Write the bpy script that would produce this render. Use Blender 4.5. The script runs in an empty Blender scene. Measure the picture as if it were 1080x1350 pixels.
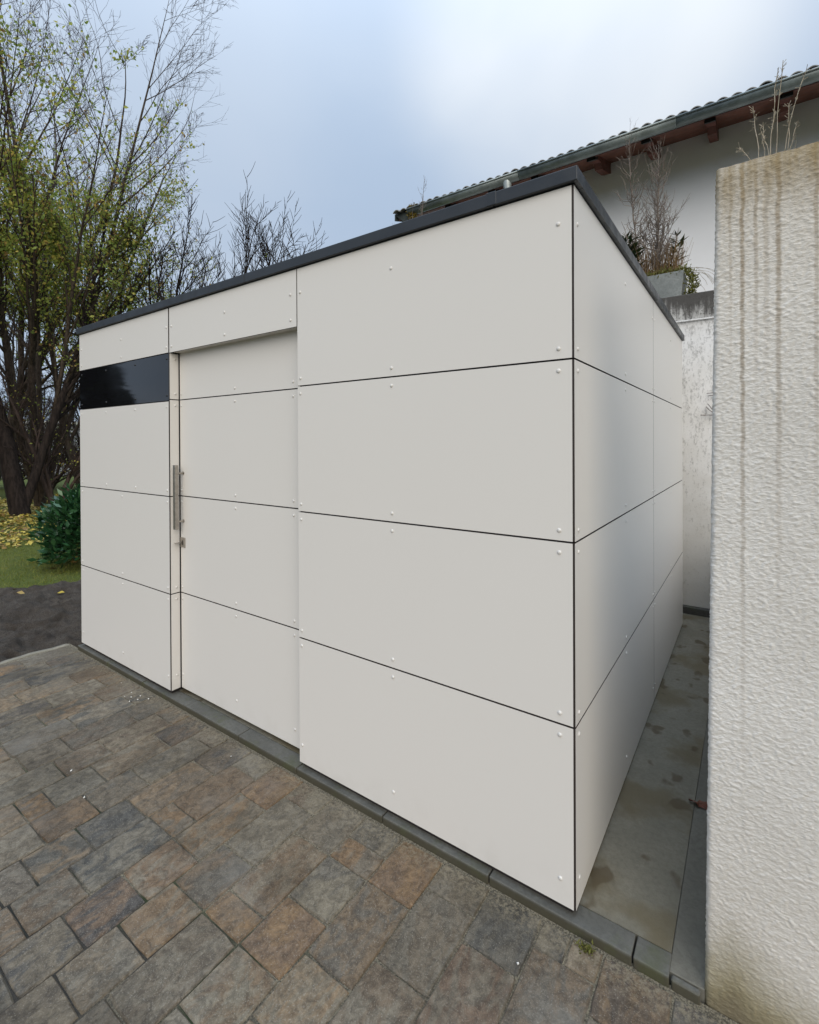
import bpy, bmesh, math, random
import numpy as np
from mathutils import Vector, Matrix

random.seed(7)
RNG = np.random.default_rng(11)
scene = bpy.context.scene
COL = scene.collection

# ------------------------------------------------------------------ camera
CAM = np.array([.4614, -1.5756, 1.568])
YAW, PITCH, ROLL, FPX, CYPX = -.6130, -.0043, -.0047, 638.88, 585.08
_F = np.array([math.sin(YAW)*math.cos(PITCH), math.cos(YAW)*math.cos(PITCH), math.sin(PITCH)])
_R = np.array([math.cos(YAW), -math.sin(YAW), 0.]); _U = np.cross(_R, _F)
_R, _U = math.cos(ROLL)*_R + math.sin(ROLL)*_U, -math.sin(ROLL)*_R + math.cos(ROLL)*_U
cd = bpy.data.cameras.new('camera'); cam = bpy.data.objects.new('camera', cd); COL.objects.link(cam)
cd.sensor_fit = 'HORIZONTAL'; cd.sensor_width = 36; cd.lens = FPX/1080*36
cd.shift_y = -(675-CYPX)/1080; cd.clip_start = .05; cd.clip_end = 1500
cam.matrix_world = Matrix([[_R[0], _U[0], -_F[0], CAM[0]], [_R[1], _U[1], -_F[1], CAM[1]],
                           [_R[2], _U[2], -_F[2], CAM[2]], [0, 0, 0, 1]])
scene.camera = cam


def pray(px, py):
    return _F + _R*(px-540)/FPX + _U*(CYPX-py)/FPX


def at_depth(px, depth, z=0.):
    """ground position in the vertical direction of a pixel column, depth metres ahead of the camera"""
    d = pray(px, CYPX); p = CAM + d*depth
    return Vector((p[0], p[1], z))


# ------------------------------------------------------------------ world: overcast sky
SUN_DIR = Vector((.55, -.66, .52)).normalized()          # towards the sun behind the cloud layer
EL = math.asin(SUN_DIR.z); AZ = math.atan2(SUN_DIR.x, SUN_DIR.y)
world = bpy.data.worlds.new('World'); scene.world = world; world.use_nodes = True
wt = world.node_tree; wt.nodes.clear()


def wn(t, **kw):
    n = wt.nodes.new(t)
    for k, v in kw.items(): setattr(n, k, v)
    return n


def wmath(op, a, b=None, clamp=False):
    n = wn('ShaderNodeMath', operation=op, use_clamp=clamp)
    for i, v in enumerate((a, b)):
        if v is None: continue
        if isinstance(v, (int, float)): n.inputs[i].default_value = v
        else: wt.links.new(v, n.inputs[i])
    return n.outputs[0]


tc = wn('ShaderNodeTexCoord'); sep = wn('ShaderNodeSeparateXYZ'); wt.links.new(tc.outputs['Generated'], sep.inputs[0])
zc = wmath('MAXIMUM', sep.outputs[2], 0.)
den = wmath('ADD', zc, .28)
comb = wn('ShaderNodeCombineXYZ')
wt.links.new(wmath('DIVIDE', sep.outputs[0], den), comb.inputs[0]); wt.links.new(wmath('DIVIDE', sep.outputs[1], den), comb.inputs[1])
nz = wn('ShaderNodeTexNoise'); nz.inputs['Scale'].default_value = 1.5; nz.inputs['Detail'].default_value = 4.5; nz.inputs['Roughness'].default_value = .42
nz.inputs['Distortion'].default_value = .4
wt.links.new(comb.outputs[0], nz.inputs['Vector'])
mr = wn('ShaderNodeMapRange', interpolation_type='SMOOTHSTEP'); mr.inputs[1].default_value = .34; mr.inputs[2].default_value = .70
wt.links.new(nz.outputs[0], mr.inputs[0])
# thin, brighter place in the cloud layer
d0 = Vector(pray(770, 60)).normalized()
vd = wn('ShaderNodeVectorMath', operation='DOT_PRODUCT'); vd.inputs[1].default_value = d0
nrm = wn('ShaderNodeVectorMath', operation='NORMALIZE'); wt.links.new(tc.outputs['Generated'], nrm.inputs[0]); wt.links.new(nrm.outputs[0], vd.inputs[0])
m2 = wn('ShaderNodeMapRange', interpolation_type='SMOOTHERSTEP'); m2.inputs[1].default_value = .94; m2.inputs[2].default_value = 1.0
wt.links.new(vd.outputs['Value'], m2.inputs[0])
glow = wmath('MULTIPLY', m2.outputs[0], wmath('ADD', wmath('MULTIPLY', mr.outputs[0], .45), .55))
fac = wmath('ADD', wmath('MULTIPLY', mr.outputs[0], .24), wmath('MULTIPLY', glow, .78), clamp=True)
cmix = wn('ShaderNodeMixRGB'); cmix.inputs[1].default_value = (.515, .645, .835, 1); cmix.inputs[2].default_value = (.97, 1.02, 1.07, 1)
wt.links.new(fac, cmix.inputs[0])
lum = wmath('ADD', wmath('MULTIPLY', wmath('POWER', zc, 6.), 4.6), 1.13)           # overcast: brighter overhead
cs = wn('ShaderNodeVectorMath', operation='SCALE'); wt.links.new(cmix.outputs[0], cs.inputs[0]); wt.links.new(wmath('MULTIPLY', lum, 10.), cs.inputs['Scale'])
sky = wn('ShaderNodeTexSky', sky_type='NISHITA', sun_disc=False); sky.sun_elevation = EL; sky.sun_rotation = AZ; sky.dust_density = 3.
fm = wn('ShaderNodeMixRGB'); fm.inputs[0].default_value = .94
wt.links.new(sky.outputs[0], fm.inputs[1]); wt.links.new(cs.outputs[0], fm.inputs[2])
bg = wn('ShaderNodeBackground'); bg.inputs['Strength'].default_value = .054
wo = wn('ShaderNodeOutputWorld'); wt.links.new(fm.outputs[0], bg.inputs[0]); wt.links.new(bg.outputs[0], wo.inputs[0])

sd = bpy.data.lights.new('sun', 'SUN'); sd.energy = 1.5; sd.angle = math.radians(55); sd.color = (1., .895, .75)
sun = bpy.data.objects.new('sun', sd); COL.objects.link(sun)
sun.rotation_euler = (-SUN_DIR).to_track_quat('-Z', 'Y').to_euler(); sun.location = (-6, -8, 12)

vs = scene.view_settings
scene.display_settings.display_device = 'sRGB'
vs.view_transform = 'Standard'; vs.look = 'None'; vs.exposure = .53; vs.gamma = 1.; vs.use_curve_mapping = False


# ------------------------------------------------------------------ material helper
class Mat:
    def __init__(s, name):
        s.m = bpy.data.materials.new(name); s.m.use_nodes = True; s.t = s.m.node_tree; s.t.nodes.clear()
        s.out = s.t.nodes.new('ShaderNodeOutputMaterial'); s.b = s.t.nodes.new('ShaderNodeBsdfPrincipled')
        s.t.links.new(s.b.outputs[0], s.out.inputs[0]); s._pos = None

    def n(s, t, **kw):
        x = s.t.nodes.new(t)
        for k, v in kw.items(): setattr(x, k, v)
        return x

    def put(s, sock, v):
        if v is None: return
        if isinstance(v, (int, float)): sock.default_value = v
        elif isinstance(v, (tuple, list)):
            sock.default_value = (tuple(v) + (1.,))[:len(sock.default_value)] if len(v) < len(sock.default_value) else tuple(v)
        else: s.t.links.new(v, sock)

    def pos(s):
        if s._pos is None: s._pos = s.n('ShaderNodeNewGeometry').outputs['Position']
        return s._pos

    def xyz(s):
        q = s.n('ShaderNodeSeparateXYZ'); s.t.links.new(s.pos(), q.inputs[0]); return q.outputs

    def scaled(s, sc, off=None, src=None, rot=None):
        mp = s.n('ShaderNodeMapping'); s.put(mp.inputs['Vector'], src or s.pos()); mp.inputs['Scale'].default_value = sc
        if rot: mp.inputs['Rotation'].default_value = rot
        if off is not None: s.put(mp.inputs['Location'], off)
        return mp.outputs[0]

    def noise(s, scale, detail=4, rough=.55, vec=None, dist=0., w=None):
        q = s.n('ShaderNodeTexNoise'); q.inputs['Scale'].default_value = scale; q.inputs['Detail'].default_value = detail
        q.inputs['Roughness'].default_value = rough; q.inputs['Distortion'].default_value = dist
        s.put(q.inputs['Vector'], vec if vec is not None else s.pos())
        return q.outputs[0]

    def math(s, op, a, b=None, c=None, clamp=False):
        q = s.n('ShaderNodeMath', operation=op, use_clamp=clamp)
        for i, v in enumerate((a, b, c)):
            if v is not None: s.put(q.inputs[i], v)
        return q.outputs[0]

    def rng(s, v, a, b, c=0., d=1., smooth=True):
        q = s.n('ShaderNodeMapRange'); q.interpolation_type = 'SMOOTHSTEP' if smooth else 'LINEAR'
        s.put(q.inputs[0], v)
        for i, x in zip((1, 2, 3, 4), (a, b, c, d)): q.inputs[i].default_value = x
        return q.outputs[0]

    def mix(s, f, a, b, mode='MIX'):
        q = s.n('ShaderNodeMixRGB', blend_type=mode); s.put(q.inputs[0], f); s.put(q.inputs[1], a); s.put(q.inputs[2], b); return q.outputs[0]

    def ramp(s, v, stops, interp='LINEAR'):
        q = s.n('ShaderNodeValToRGB'); s.put(q.inputs[0], v); e = q.color_ramp.elements; q.color_ramp.interpolation = interp
        while len(e) < len(stops): e.new(.5)
        for el, (p, c) in zip(e, stops): el.position = p; el.color = tuple(c) + (1.,)
        return q.outputs[0]

    def bump(s, h, dist=.002, strength=1., normal=None):
        q = s.n('ShaderNodeBump'); q.inputs['Distance'].default_value = dist; q.inputs['Strength'].default_value = strength
        s.put(q.inputs['Height'], h)
        if normal is not None: s.put(q.inputs['Normal'], normal)
        return q.outputs[0]

    def set(s, color=None, rough=None, metal=None, spec=None, normal=None, **kw):
        s.put(s.b.inputs['Base Color'], color); s.put(s.b.inputs['Roughness'], rough); s.put(s.b.inputs['Metallic'], metal)
        s.put(s.b.inputs['Specular IOR Level'], spec); s.put(s.b.inputs['Normal'], normal)
        for k, v in kw.items(): s.put(s.b.inputs[k], v)
        return s.m

    def island(s): return s.n('ShaderNodeNewGeometry').outputs['Random Per Island']

    def objrand(s): return s.n('ShaderNodeObjectInfo').outputs['Random']


def M_panel():
    m = Mat('white_laminate')
    dirt = m.noise(1.3, 2, .4); z = m.xyz()[2]
    r = m.objrand()
    c = m.mix(m.rng(dirt, .2, .9, 0, .3, False), (.665, .637, .592), (.64, .612, .567))
    c = m.mix(m.math('MULTIPLY', r, .35), c, (.65, .626, .588))
    low = m.math('MULTIPLY', m.rng(z, .04, .20, 1, 0), m.rng(m.noise(9, 5, .6), .42, .75))       # splashed dirt along the bottom
    c = m.mix(m.math('MULTIPLY', low, .16), c, (.42, .39, .33))
    return m.set(c, m.rng(m.noise(2, 2), .1, .9, .40, .46, False), normal=m.bump(m.noise(3.2, 1, .3), .003, .06), spec=.45)


def M_plain(name, col, rough=.6, metal=0., var=.25, scale=14, bumpd=.001, bscale=60, spec=None):
    m = Mat(name); k = m.rng(m.noise(scale, 5, .6), .3, .7)
    c = m.mix(k, tuple(x*(1-var) for x in col), tuple(min(1, x*(1+var)) for x in col))
    return m.set(c, m.rng(m.noise(scale*2, 3), .3, .7, max(.02, rough-.1), min(1, rough+.1)), metal, spec, normal=m.bump(m.noise(bscale, 4, .6), bumpd, .6))


def M_glass():
    m = Mat('black_gloss_panel')
    return m.set((.006, .006, .007), m.rng(m.noise(3, 4), .3, .8, .04, .10), spec=.5, normal=m.bump(m.noise(1.6, 2), .004, .25))


def M_paver():
    m = Mat('paver_stone'); r = m.objrand()
    oi = m.n('ShaderNodeObjectInfo'); off = m.n('ShaderNodeCombineXYZ')
    m.put(off.inputs[0], m.math('MULTIPLY', r, 37.)); m.put(off.inputs[1], m.math('MULTIPLY', r, 91.)); m.put(off.inputs[2], m.math('MULTIPLY', r, 13.))
    v = m.scaled((1, 1, 1), off.outputs[0])
    streak = m.scaled((3.2, 1.5, 1), off.outputs[0], rot=(0, 0, .5))
    r2 = m.math('FRACT', m.math('MULTIPLY', r, 7.31)); r3 = m.math('FRACT', m.math('MULTIPLY', r, 23.7))
    pal = [(0., (.160, .139, .106)), (.22, (.125, .104, .078)), (.42, (.178, .160, .124)), (.62, (.148, .106, .068)), (.76, (.110, .104, .090)), (.86, (.056, .059, .060)), (.93, (.200, .132, .070)), (1., (.14, .102, .076))]
    pal2 = [(0., (.088, .084, .074)), (.25, (.190, .170, .134)), (.45, (.050, .053, .056)), (.66, (.195, .128, .070)), (.85, (.210, .193, .155)), (1., (.085, .070, .053))]
    a = m.ramp(r2, pal); b = m.ramp(r3, pal2)
    a = m.mix(1., a, (.92, .90, .86), 'MULTIPLY'); b = m.mix(1., b, (.94, .92, .88), 'MULTIPLY')
    f = m.rng(m.noise(4.2, 5, .62, streak, 1.2), .42, .60)
    c = m.mix(m.math('MULTIPLY', f, .85), a, b)
    sp = m.noise(34, 7, .74, v, .8)
    c = m.mix(m.rng(sp, .33, .68, .0, 1.), m.mix(1., c, (.56, .54, .52), 'MULTIPLY'), m.mix(1., c, (1.32, 1.30, 1.26), 'MULTIPLY'))
    grain = m.noise(240, 3, .7, v)
    c = m.mix(m.rng(grain, .55, .70, 0, .6), c, (.32, .295, .245))
    c = m.mix(m.rng(grain, .42, .26, 0, .55), c, (.03, .028, .025))
    dk = m.noise(2.6, 4, .6, m.scaled((1, 1, 1), (3.1, 8.2, 0)))                   # damp patches and pale haze over many stones
    c = m.mix(m.rng(dk, .50, .66, 0, .7), c, m.mix(1., c, (.55, .53, .50), 'MULTIPLY'))
    haze = m.noise(1.7, 5, .6, m.scaled((1, 1, 1), (13.1, 1.2, 0)))
    c = m.mix(m.rng(haze, .52, .70, 0, .38), c, (.215, .205, .18))
    y = m.xyz()[1]
    sand = m.math('MULTIPLY', m.rng(y, -.15, -.04, 0, 1), m.rng(m.noise(70, 5, .75), .44, .60))   # jointing sand left near the kerb
    c = m.mix(m.math('MULTIPLY', sand, .7), c, (.24, .205, .14))
    cm = m.n('ShaderNodeCombineXYZ')
    h = m.math('ADD', m.math('MULTIPLY', m.noise(22, 5, .65, streak), 1.), m.math('MULTIPLY', grain, .22))
    return m.set(c, m.rng(dk, .3, .7, .72, .42), normal=m.bump(h, .006, .75), spec=.35)


def M_bed():
    m = Mat('joint_sand'); g = m.noise(190, 4, .7)
    c = m.mix(m.rng(g, .35, .65), (.060, .052, .038), (.26, .225, .155))
    y = m.xyz()[1]
    c = m.mix(m.math('MULTIPLY', m.rng(m.noise(3.4, 3), .5, .62), m.rng(y, -.35, -.7, 0, 1)), c, (.030, .040, .014))
    c = m.mix(m.math('MULTIPLY', m.rng(m.noise(2.3, 3), .42, .6), m.rng(y, -.25, -.75, 0, .9)), c, (.022, .020, .017))
    return m.set(c, .95, normal=m.bump(g, .005, .9))


def M_concrete(name, a, b, stain=None, moss=0.):
    m = Mat(name); n1 = m.noise(5, 7, .65); n2 = m.noise(60, 5, .7)
    c = m.mix(m.rng(n1, .35, .68), a, b)
    c = m.mix(m.rng(n2, .35, .70, 0, .45), c, tuple(x*.6 for x in a))
    if stain:
        c = m.mix(m.rng(m.noise(3.1, 4, .5, m.scaled((1, 1, 1), (4.4, 1.7, 0))), .50, .64, 0, .8), c, stain)
        c = m.mix(m.rng(m.noise(11, 2, .4, m.scaled((1, .7, 1), (7.4, 2.7, 0))), .61, .68, 0, .75), c, (.075, .055, .028))
    if moss: c = m.mix(m.math('MULTIPLY', m.rng(m.xyz()[2], .014, .0285, .8, 0), m.rng(m.xyz()[1], -.009, -.0165, 0, 1)), c, (.050, .043, .022))
    if moss: c = m.mix(m.math('MULTIPLY', m.rng(m.noise(7, 5, .7), .5, .68), moss), c, (.075, .085, .030))
    return m.set(c, m.rng(n1, .3, .7, .6, .85), normal=m.bump(m.math('ADD', n2, m.math('MULTIPLY', m.noise(320, 3), .4)), .003, .6), spec=.35)


def M_stucco():
    m = Mat('rough_render'); x, y, z = m.xyz()
    base = m.mix(m.rng(m.noise(3, 5, .6), .3, .7), (.60, .58, .54), (.67, .652, .615))
    fine = m.noise(120, 4, .6, m.scaled((.6, 1, 1.3)))
    c = m.mix(m.rng(fine, .36, .56, .30, 0), base, (.44, .405, .345))
    wob = m.math('ADD', m.math('MULTIPLY', m.math('SUBTRACT', m.noise(11, 3, .5, m.scaled((.01, .01, 1))), .5), .020),
                 m.math('MULTIPLY', m.math('SUBTRACT', m.noise(140, 2, .5, m.scaled((.3, .3, 1))), .5), .008))
    xs = m.math('ADD', x, wob)
    tot = None
    for x0, w, L, s in ((.418, .0035, .75, .5), (.4445, .0048, 2.0, .85), (.474, .0045, .8, .62), (.496, .006, .85, .42), (.5215, .0055, 1.45, .8),
                        (.597, .0045, 1.2, .6), (.655, .006, .9, .6), (.72, .005, 1.5, .6), (.86, .006, 1.1, .6), (1.05, .006, 1.3, .6)):
        d = m.math('ABSOLUTE', m.math('SUBTRACT', xs, x0))
        e = m.math('MULTIPLY', m.rng(d, w*.35, w*1.5, 1, 0), m.math('MULTIPLY', m.rng(z, 2.31-L, 2.25, 0.0, s), m.rng(m.noise(16, 4, .7), .25, .60, .5, 1)))
        tot = e if tot is None else m.math('MAXIMUM', tot, e)
    c = m.mix(m.math('MULTIPLY', tot, .8), c, (.175, .118, .055))
    top = m.math('MULTIPLY', m.rng(z, 1.95, 2.31, 0, 1), m.rng(m.noise(6, 4, .6, m.scaled((3., 1, .55))), .30, .66, .30, 1.))
    c = m.mix(m.math('MULTIPLY', top, m.rng(z, 2.10, 2.30, .25, .9)), c, (.200, .140, .050))
    c = m.mix(m.rng(z, 1.5, 2.31, 0, .12), c, (.56, .46, .31))
    al = m.math('ADD', z, m.math('ADD', m.math('MULTIPLY', m.noise(9, 5, .65), .16), m.math('MULTIPLY', m.math('ABSOLUTE', m.math('SUBTRACT', x, .42)), .55)))
    c = m.mix(m.rng(al, .13, .40, .9, 0), c, (.165, .140, .045))
    c = m.mix(m.rng(al, .07, .20, .85, 0), c, (.045, .035, .012))
    c = m.mix(m.rng(z, .05, .75, .28, 0), c, (.40, .34, .25))
    return m.set(c, .92, normal=m.bump(m.math('ADD', m.rng(fine, .40, .66), m.math('MULTIPLY', m.noise(330, 3, .7), .6)), .0016, .6), spec=.2)


def M_weathered():
    m = Mat('weathered_render'); z = m.xyz()[2]
    st = m.noise(30, 5, .75, m.scaled((1, 1, .28))); bl = m.noise(75, 4, .7, m.scaled((1, 1, .6)))
    c = m.mix(m.rng(m.noise(4, 4), .3, .7), (.68, .665, .635), (.76, .75, .73))
    sp = m.math('SUBTRACT', m.math('MULTIPLY', m.math('ADD', st, bl), .5), m.rng(z, .2, 2.62, .10, .02, False))
    c = m.mix(m.rng(sp, .44, .60, 0, .65), c, (.22, .21, .195))
    c = m.mix(m.rng(z, 1.75, .05, 0, .55), c, (.36, .35, .31))
    return m.set(c, .9, normal=m.bump(m.math('ADD', st, bl), .004, .6), spec=.25)


def M_coping():
    m = Mat('weathered_coping'); z = m.xyz()[2]
    st = m.noise(26, 5, .7, m.scaled((1, 1, .16))); a = m.math('ADD', m.rng(z, 2.62, 2.86, .0, .42, False), st)
    c = m.mix(m.rng(a, .44, .86), (.55, .54, .51), (.085, .080, .074))
    c = m.mix(m.rng(m.noise(60, 4, .7), .5, .66, 0, .7), c, (.06, .058, .052))
    return m.set(c, .92, normal=m.bump(m.noise(90, 4), .003, .6), spec=.2)


def M_leaf(name, stops, rough=.55, spec=.3, trans=.15):
    m = Mat(name); c = m.ramp(m.island(), stops)
    m.set(c, rough, spec=spec)
    tr = m.n('ShaderNodeBsdfTranslucent'); m.put(tr.inputs[0], c)
    mx = m.n('ShaderNodeMixShader'); mx.inputs[0].default_value = trans
    m.t.links.new(m.b.outputs[0], mx.inputs[1]); m.t.links.new(tr.outputs[0], mx.inputs[2]); m.t.links.new(mx.outputs[0], m.out.inputs[0])
    return m.m


def M_bark(name, a, b):
    m = Mat(name); n1 = m.noise(18, 5, .7, m.scaled((1, 1, .25)))
    return m.set(m.mix(m.rng(n1, .35, .65), a, b), .9, normal=m.bump(n1, .02, .8), spec=.15)


def M_ground(name, cols, scale=3., bd=.01):
    m = Mat(name); n1 = m.noise(scale, 6, .65); n2 = m.noise(scale*22, 7, .78)
    c = m.mix(m.rng(n1, .35, .66), cols[0], cols[1]); c = m.mix(m.rng(n2, .42, .66, 0, .8), c, cols[2])
    return m.set(c, .9, normal=m.bump(n2, bd, .9), spec=.25)


PANEL = M_panel()
EDGE = M_plain('laminate_core', (.022, .015, .012), .7)
RIVET = M_plain('rivet_cap', (.64, .62, .58), .35, var=.06)
CORE = M_plain('dark_frame', (.018, .014, .013), .8)
JAMBLINE = M_plain('frame_gasket', (.012, .010, .012), .6)
GLASS = M_glass(); BLKRIV = M_plain('black_rivet', (.01, .01, .011), .3)
FASCIA = M_plain('anthracite_metal', (.024, .027, .031), .40, .1, .12, 6, .0004, 30)
STEEL = M_plain('brushed_steel', (.40, .365, .32), .38, .85, .12, 40, .0003, 200)
DARKSTEEL = M_plain('lock_cylinder', (.10, .09, .08), .4, .8)
PAVER = M_paver(); BED = M_bed()
KERB = M_concrete('kerb_concrete', (.098, .096, .084), (.135, .132, .116), moss=.4)
STRIP = M_concrete('strip_concrete', (.125, .120, .098), (.17, .162, .134))
SLAB = M_concrete('slab_concrete', (.158, .147, .112), (.208, .193, .150), stain=(.120, .098, .055))
STUCCO = M_stucco(); WEATH = M_weathered(); COPING = M_coping()
PLINTH = M_concrete('plinth_concrete', (.05, .05, .045), (.085, .083, .075), moss=.4)
HWHITE = M_plain('white_plaster', (.86, .87, .89), .9, var=.02, scale=2.5, bumpd=.002, bscale=140)
SOFFIT = M_plain('stained_soffit', (.165, .062, .042), .6, var=.3, scale=9)
RAFTER = M_plain('stained_rafter', (.125, .040, .028), .6, var=.3, scale=12)
BLACKM = M_plain('bracket_black', (.008, .008, .009), .5)
ZINC = M_plain('zinc_gutter', (.22, .255, .255), .42, .45, .22, 7, .001, 20)
BLACKZ = M_plain('dull_dark_zinc', (.045, .055, .052), .75, 0., .2)
LTZINC = M_plain('bright_zinc', (.42, .46, .46), .45, .4, .15, 20)
TILE = M_plain('weathered_tile', (.24, .235, .215), .85, var=.35, scale=14, bumpd=.003)
MOSS = M_ground('moss', ((.105, .085, .022), (.16, .125, .035), (.05, .045, .012)), 12., .01)
PLANTER = M_concrete('planter_cement', (.20, .215, .205), (.30, .315, .30))
EARTH = M_ground('earth', ((.085, .070, .056), (.140, .120, .100), (.034, .027, .021)), 5., .05)
LAWNM = M_ground('lawn_base', ((.085, .110, .020), (.12, .135, .028), (.05, .06, .015)), 2.5, .02)
FIELD = M_ground('meadow', ((.045, .055, .016), (.07, .075, .022), (.03, .034, .012)), .5, .03)
BARK = M_bark('bark', (.040, .031, .024), (.10, .078, .060))
DARKBARK = M_bark('dark_bark', (.012, .009, .008), (.034, .025, .021))
TWIG = M_bark('twig_bark', (.045, .032, .028), (.085, .062, .052))
DRY = M_leaf('dry_stalk', [(0, (.16, .115, .085)), (.5, (.24, .185, .14)), (1, (.32, .26, .19))], .8, .2)
DRYRED = M_leaf('dry_heather', [(0, (.15, .125, .105)), (.6, (.23, .19, .16)), (1, (.32, .27, .23))], .8, .2)
DRYGRASS = M_leaf('dry_grass', [(0, (.17, .10, .045)), (.5, (.25, .155, .075)), (1, (.32, .23, .12))], .8, .2)
STRAW = M_leaf('straw', [(0, (.33, .28, .20)), (1, (.52, .46, .36))], .8, .2)
AUTLEAF = M_leaf('autumn_leaf', [(0, (.15, .21, .045)), (.40, (.29, .36, .075)), (.72, (.46, .47, .10)), (.84, (.64, .52, .11)), (.93, (.40, .25, .08)), (1, (.26, .16, .06))], .6, .3, .5)
LAUREL = M_leaf('laurel_leaf', [(0, (.010, .040, .014)), (.6, (.024, .080, .028)), (1, (.055, .14, .05))], .30, .55, .08)
EVERG = M_leaf('evergreen_leaf', [(0, (.016, .026, .010)), (.6, (.035, .055, .018)), (1, (.07, .095, .03))], .5, .4, .1)
HEDGEL = M_leaf('hedge_leaf', [(0, (.006, .012, .005)), (.6, (.012, .022, .009)), (1, (.022, .036, .014))], .7, .15, .05)
GREENY = M_leaf('cushion_green', [(0, (.085, .085, .018)), (.5, (.13, .135, .03)), (1, (.17, .16, .05))], .7, .2)
GRASSM = M_leaf('grass_blade', [(0, (.08, .11, .014)), (.5, (.15, .18, .024)), (.85, (.21, .22, .04)), (1, (.24, .20, .06))], .6, .3, .2)
LITTER = M_leaf('fallen_leaf', [(0, (.40, .30, .04)), (.4, (.55, .43, .08)), (.65, (.60, .52, .19)), (.82, (.32, .19, .05)), (1, (.12, .07, .035))], .55, .35, .15)
OAKLEAF = M_plain('oak_leaf', (.16, .055, .030), .6, var=.3, scale=60)
GREYWALL = M_plain('grey_render', (.30, .315, .33), .85, var=.08, scale=2.)
WHITETRIM = M_plain('white_trim', (.72, .73, .73), .6, var=.05)
RUST = M_plain('rusty_wire', (.05, .028, .020), .8)
CRUMB = M_plain('white_crumb', (.75, .74, .70), .8)


# ------------------------------------------------------------------ mesh helpers
def arr_mesh(name, V, F, smooth=False):
    V = np.asarray(V, np.float32); F = np.asarray(F, np.int32)
    me = bpy.data.meshes.new(name); n, k = F.shape
    me.vertices.add(len(V)); me.vertices.foreach_set('co', V.ravel())
    me.loops.add(n*k); me.loops.foreach_set('vertex_index', F.ravel())
    me.polygons.add(n); me.polygons.foreach_set('loop_start', np.arange(0, n*k, k, dtype=np.int32))
    if smooth: me.polygons.foreach_set('use_smooth', np.ones(n, bool))
    me.update(calc_edges=True); me.validate()
    return me


def link(name, me, mat=None, parent=None, loc=None):
    o = bpy.data.objects.new(name, me); COL.objects.link(o)
    if mat is not None and me is not None and len(me.materials) == 0: me.materials.append(mat)
    if parent is not None: o.parent = parent
    if loc is not None: o.location = loc
    return o


def tag(o, label=None, cat=None, group=None, kind=None):
    if label: o['label'] = label
    if cat: o['category'] = cat
    if group: o['group'] = group
    if kind: o['kind'] = kind
    return o


def thing(name, label, cat, loc=(0, 0, 0), group=None):
    o = bpy.data.objects.new(name, None); o.empty_display_size = .1; COL.objects.link(o); o.location = loc
    return tag(o, label, cat, group)


def bm_mesh(name, bm, smooth=False):
    me = bpy.data.meshes.new(name); bm.normal_update(); bm.to_mesh(me); bm.free()
    if smooth:
        for p in me.polygons: p.use_smooth = True
    return me


def box_bm(bm, x0, x1, y0, y1, z0, z1, bev=0., seg=1):
    r = bmesh.ops.create_cube(bm, size=1.); vs_ = r['verts']
    for v in vs_: v.co = Vector(((x0+x1)/2 + v.co.x*(x1-x0), (y0+y1)/2 + v.co.y*(y1-y0), (z0+z1)/2 + v.co.z*(z1-z0)))
    if bev > 0:
        es = list({e for v in vs_ for e in v.link_edges})
        bmesh.ops.bevel(bm, geom=es, offset=bev, segments=seg, affect='EDGES', profile=.5)


def box(name, x0, x1, y0, y1, z0, z1, mat, parent=None, bev=0., seg=1):
    bm = bmesh.new(); box_bm(bm, x0, x1, y0, y1, z0, z1, bev, seg)
    o = link(name, bm_mesh(name, bm), mat, parent)
    if parent is not None and tuple(parent.location) != (0, 0, 0): o.location = -parent.location
    return o


def prism(name, poly, axis, a0, a1, mat, parent=None, bev=0.):
    """polygon in the plane normal to axis, extruded from a0 to a1"""
    bm = bmesh.new()
    def pt(u, v, a): return (a, u, v) if axis == 'x' else ((u, a, v) if axis == 'y' else (u, v, a))
    A = [bm.verts.new(pt(u, v, a0)) for u, v in poly]; B = [bm.verts.new(pt(u, v, a1)) for u, v in poly]; n = len(poly)
    bm.faces.new(A); bm.faces.new(B[::-1])
    for i in range(n): bm.faces.new((A[i], B[i], B[(i+1) % n], A[(i+1) % n]))
    bmesh.ops.recalc_face_normals(bm, faces=bm.faces)
    if bev: bmesh.ops.bevel(bm, geom=list(bm.edges), offset=bev, segments=1, affect='EDGES')
    return link(name, bm_mesh(name, bm), mat, parent)


def frames(D):
    D = D/np.maximum(np.linalg.norm(D, axis=1, keepdims=True), 1e-9)
    h = np.where(np.abs(D[:, 2:3]) < .9, np.array([[0, 0, 1.]]), np.array([[1., 0, 0]]))
    a = np.cross(D, h); a /= np.linalg.norm(a, axis=1, keepdims=True); b = np.cross(D, a)
    return a, b


def seg_geo(S, sides=3):
    """S: n x 8 (p0, p1, r0, r1) -> open tapered prisms"""
    S = np.asarray(S, float); p0, p1, r0, r1 = S[:, :3], S[:, 3:6], S[:, 6:7], S[:, 7:8]
    a, b = frames(p1-p0); n = len(S); V = np.zeros((n, 2*sides, 3))
    for k in range(sides):
        t = 2*math.pi*k/sides; o = math.cos(t)*a + math.sin(t)*b
        V[:, k] = p0 + o*r0; V[:, sides+k] = p1 + o*r1
    f = np.array([[k, (k+1) % sides, sides+(k+1) % sides, sides+k] for k in range(sides)])
    F = (np.arange(n)[:, None, None]*2*sides + f[None]).reshape(-1, 4)
    return V.reshape(-1, 3), F


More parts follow.
